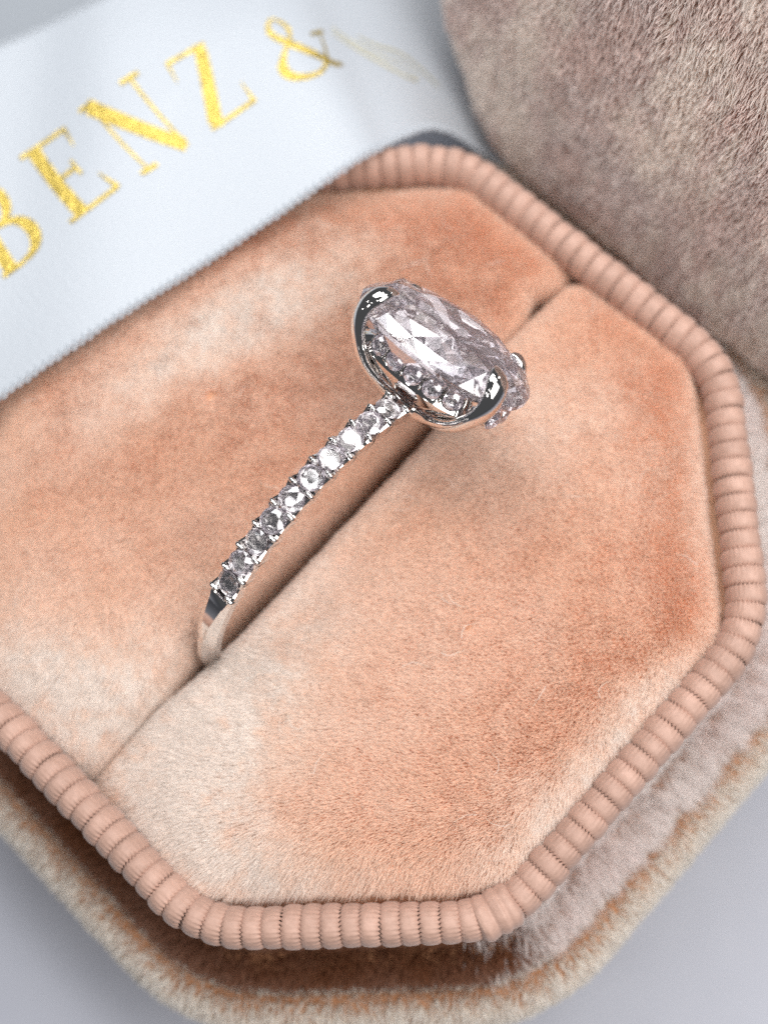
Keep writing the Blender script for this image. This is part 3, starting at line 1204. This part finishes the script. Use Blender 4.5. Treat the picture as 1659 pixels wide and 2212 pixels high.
# the ribbon's other end, lying slack on the table behind
V, UV = [], []
for layer in (0, 1):
    for i in range(60):
        for j in range(24):
            u, v = i / 59, j / 23
            p = np.array([-5.4, -0.2, 0]) * (1 - u) + np.array([-1.9, 6.4, 0]) * u + np.array([-0.85, 0.55, 0]) * 2.6 * (v - 0.12)
            V.append((p[0], p[1], -1.75 + 0.22 * math.sin(5.2 * u + 0.8) + 0.10 * math.sin(3 * v + 4 * u) - 0.012 * layer))
            UV.append((u * 6, v))
F1 = grid_faces(60, 24)
A, B_, C_ = (np.array(V[F1[50][q]]) for q in (0, 1, 2))
if np.cross(B_ - A, C_ - A)[2] < 0:
    F1 = [f[::-1] for f in F1]
k = 60 * 24
rimj = [i * 24 for i in range(60)] + [59 * 24 + j for j in range(1, 24)] + [i * 24 + 23 for i in range(58, -1, -1)] + [j for j in range(22, 0, -1)]
F = F1 + [tuple(q + k for q in f[::-1]) for f in F1] + [(rimj[i], rimj[(i + 1) % len(rimj)], rimj[(i + 1) % len(rimj)] + k, rimj[i] + k) for i in range(len(rimj))]
mesh('ribbon_tail', V, F, MAT['satin'], RIBBON, smooth=60, uv=UV)

# woven picot edge: tiny thread loops along both edges
V, F = [], []
for P, sgn in ((NEAR, -1), (FAR, 1)):
    fine = np.array([cr(P, u) for u in np.linspace(0, 6, 900)])
    s = np.r_[0, np.cumsum(np.linalg.norm(np.diff(fine, axis=0), axis=1))]
    m = int(s[-1] / 0.062)
    for i in range(m):
        u = np.interp((i + 0.5) / m * s[-1], s, np.linspace(0, 6, 900))
        o = rs(u, 0 if sgn < 0 else 1)
        n_ = rnorm(min(max(u, .02), 5.98), 0.01 if sgn < 0 else 0.99)
        tt = unit(cr(P, min(u + .01, 6)) - cr(P, max(u - .01, 0)))
        ov = unit(np.cross(n_, tt))
        if ov @ (rs(u, 0 if sgn < 0 else 1) - rs(u, 0.5)) < 0:
            ov = -ov
        h = random.uniform(0.024, 0.036)
        loop = [o - tt * 0.026 - ov * 0.02, o - tt * 0.018 + ov * h * 0.7, o + ov * h, o + tt * 0.018 + ov * h * 0.7, o + tt * 0.026 - ov * 0.02]
        v_, f_ = tube(catmull(loop, 7), 0.010, seg=5, ref=n_)
        b = len(V)
        V += list(v_)
        F += [tuple(q + b for q in f) for f in f_]
pe = mesh('picot_edge', V, F, MAT['satin'], RIBBON, smooth=180)
pe['kind'] = 'stuff'

# gold foil letters printed on the satin, as thin foil shapes following the ribbon
QUADS = {'B': [(0.668, 0.6), (1.02, 0.625), (1.369, 0.332), (1.0, 0.312)],
         'E': [(1.12, 0.643), (1.541, 0.659), (1.843, 0.377), (1.479, 0.354)],
         'N': [(1.632, 0.68), (2.103, 0.699), (2.32, 0.384), (1.967, 0.372)],
         'Z': [(2.265, 0.68), (2.572, 0.69), (2.722, 0.391), (2.409, 0.383)],
         '&': [(2.861, 0.645), (3.404, 0.645), (3.678, 0.342), (2.915, 0.361)],
         'script': [(3.70, 0.537), (4.60, 0.46), (4.97, 0.151), (4.06, 0.222)]}


def strip(cl, m=14):
    """cl: (s, t, width) centre line -> left and right edges"""
    Q = catmull(cl, m)
    Lf, Rt = [], []
    for i in range(m):
        T = unit(Q[min(i + 1, m - 1), :2] - Q[max(i - 1, 0), :2])
        nn = np.array([-T[1], T[0]])
        Lf.append(Q[i, :2] + nn * Q[i, 2] / 2)
        Rt.append(Q[i, :2] - nn * Q[i, 2] / 2)
    return Lf, Rt


def line(x0, y0, x1, y1, w0, w1=None, m=6):
    return strip([(x0 + (x1 - x0) * k / 3, y0 + (y1 - y0) * k / 3, w0 + ((w1 or w0) - w0) * k / 3) for k in range(4)], m)


def bowl(x0, y0, y1, rx, th, thin):
    yc, ry = (y0 + y1) / 2, (y1 - y0) / 2
    Lf, Rt = [], []
    for a in np.linspace(R(90), R(-90), 20):
        Lf.append(np.array([x0 + rx * max(math.cos(a), 0) ** .8, yc + ry * math.sin(a)]))
        Rt.append(np.array([x0 + (rx - th) * max(math.cos(a), 0) ** .8, yc + (ry - thin) * math.sin(a)]))
    return Lf, Rt


S_ = 0.23
GLY = {
    'B': [line(0.22, 0, 0.22, 1, S_), line(0.05, 0.985, 0.45, 0.985, .055), line(0.05, .015, 0.45, .015, .055), line(.22, .52, .5, .52, .055),
          bowl(.42, .505, 1, .40, .2, .055), bowl(.46, 0, .54, .50, .22, .055)],
    'E': [line(0.26, 0, 0.26, 1, S_), line(0.02, .985, .88, .985, .055), line(0.02, .015, .92, .015, .055), line(.26, .51, .66, .51, .055),
          line(.87, 1, .84, .74, .075, .02), line(.93, 0, .86, .29, .09, .02), line(.66, .62, .66, .40, .05, .06)],
    'N': [line(0.16, 0.0, 0.16, 1, .05), line(.86, 0.0, .86, 1, .05), line(.12, .98, .84, .02, .22, .20), line(.02, .015, .32, .015, .055),
          line(.70, .985, 1.0, .985, .055), line(-.02, .985, .2, .985, .055)],
    'Z': [line(.84, .97, .14, .03, .22), line(.10, .98, .96, .98, .055), line(.04, .02, .93, .02, .055), line(.11, 1, .06, .72, .07, .02), line(.93, 0, .99, .30, .08, .02)],
    '&': [strip([(1.0, .52, .03), (.90, .34, .045), (.70, .10, .06), (.42, -.01, .06), (.16, .08, .10), (.09, .27, .12), (.22, .46, .06), (.42, .60, .05), (.52, .79, .08), (.40, .98, .04),
                  (.25, .86, .08), (.28, .68, .10), (.52, .34, .13), (.78, .07, .11), (1.0, .01, .04)], 70),
          line(.80, .53, 1.12, .53, .055)],
    'script': [strip([(.0, .86, .03), (.18, .60, .05), (.40, .30, .06), (.62, .10, .05), (.76, .12, .03), (.70, .30, .03), (.45, .46, .04), (.20, .74, .04), (.08, .95, .03)], 40),
               strip([(.36, .80, .03), (.52, .62, .05), (.78, .48, .05), (1.02, .22, .05), (1.12, .14, .03)], 26)],
}
FOIL_NAMES = {'B': 'letter', 'E': 'letter', 'N': 'letter', 'Z': 'letter', '&': 'ampersand', 'script': 'script_word'}
for ch, strokes in GLY.items():
    tl, tr, br, bl = [np.array(q) for q in QUADS[ch]]
    V, F = [], []
    for si, (Lf, Rt) in enumerate(strokes):
        m = len(Lf)
        b = len(V)
        off = 0.004 + 0.0009 * si
        for pt in list(Lf) + list(Rt):
            s, t = pt
            uv = (bl * (1 - s) + br * s) * (1 - t) + (tl * (1 - s) + tr * s) * t
            V.append(rs(uv[0], uv[1]) + rnorm(uv[0], uv[1]) * off)
        for i in range(m - 1):
            F.append((b + i, b + i + 1, b + m + i + 1, b + m + i))
    for i, f in enumerate(F):
        A, B_, C_ = (V[f[q]] for q in (0, 1, 2))
        if np.cross(B_ - A, C_ - A)[2] < 0:
            F[i] = f[::-1]
    mesh(FOIL_NAMES[ch], V, F, MAT['pale_foil' if ch == 'script' else 'gold_foil'], RIBBON)
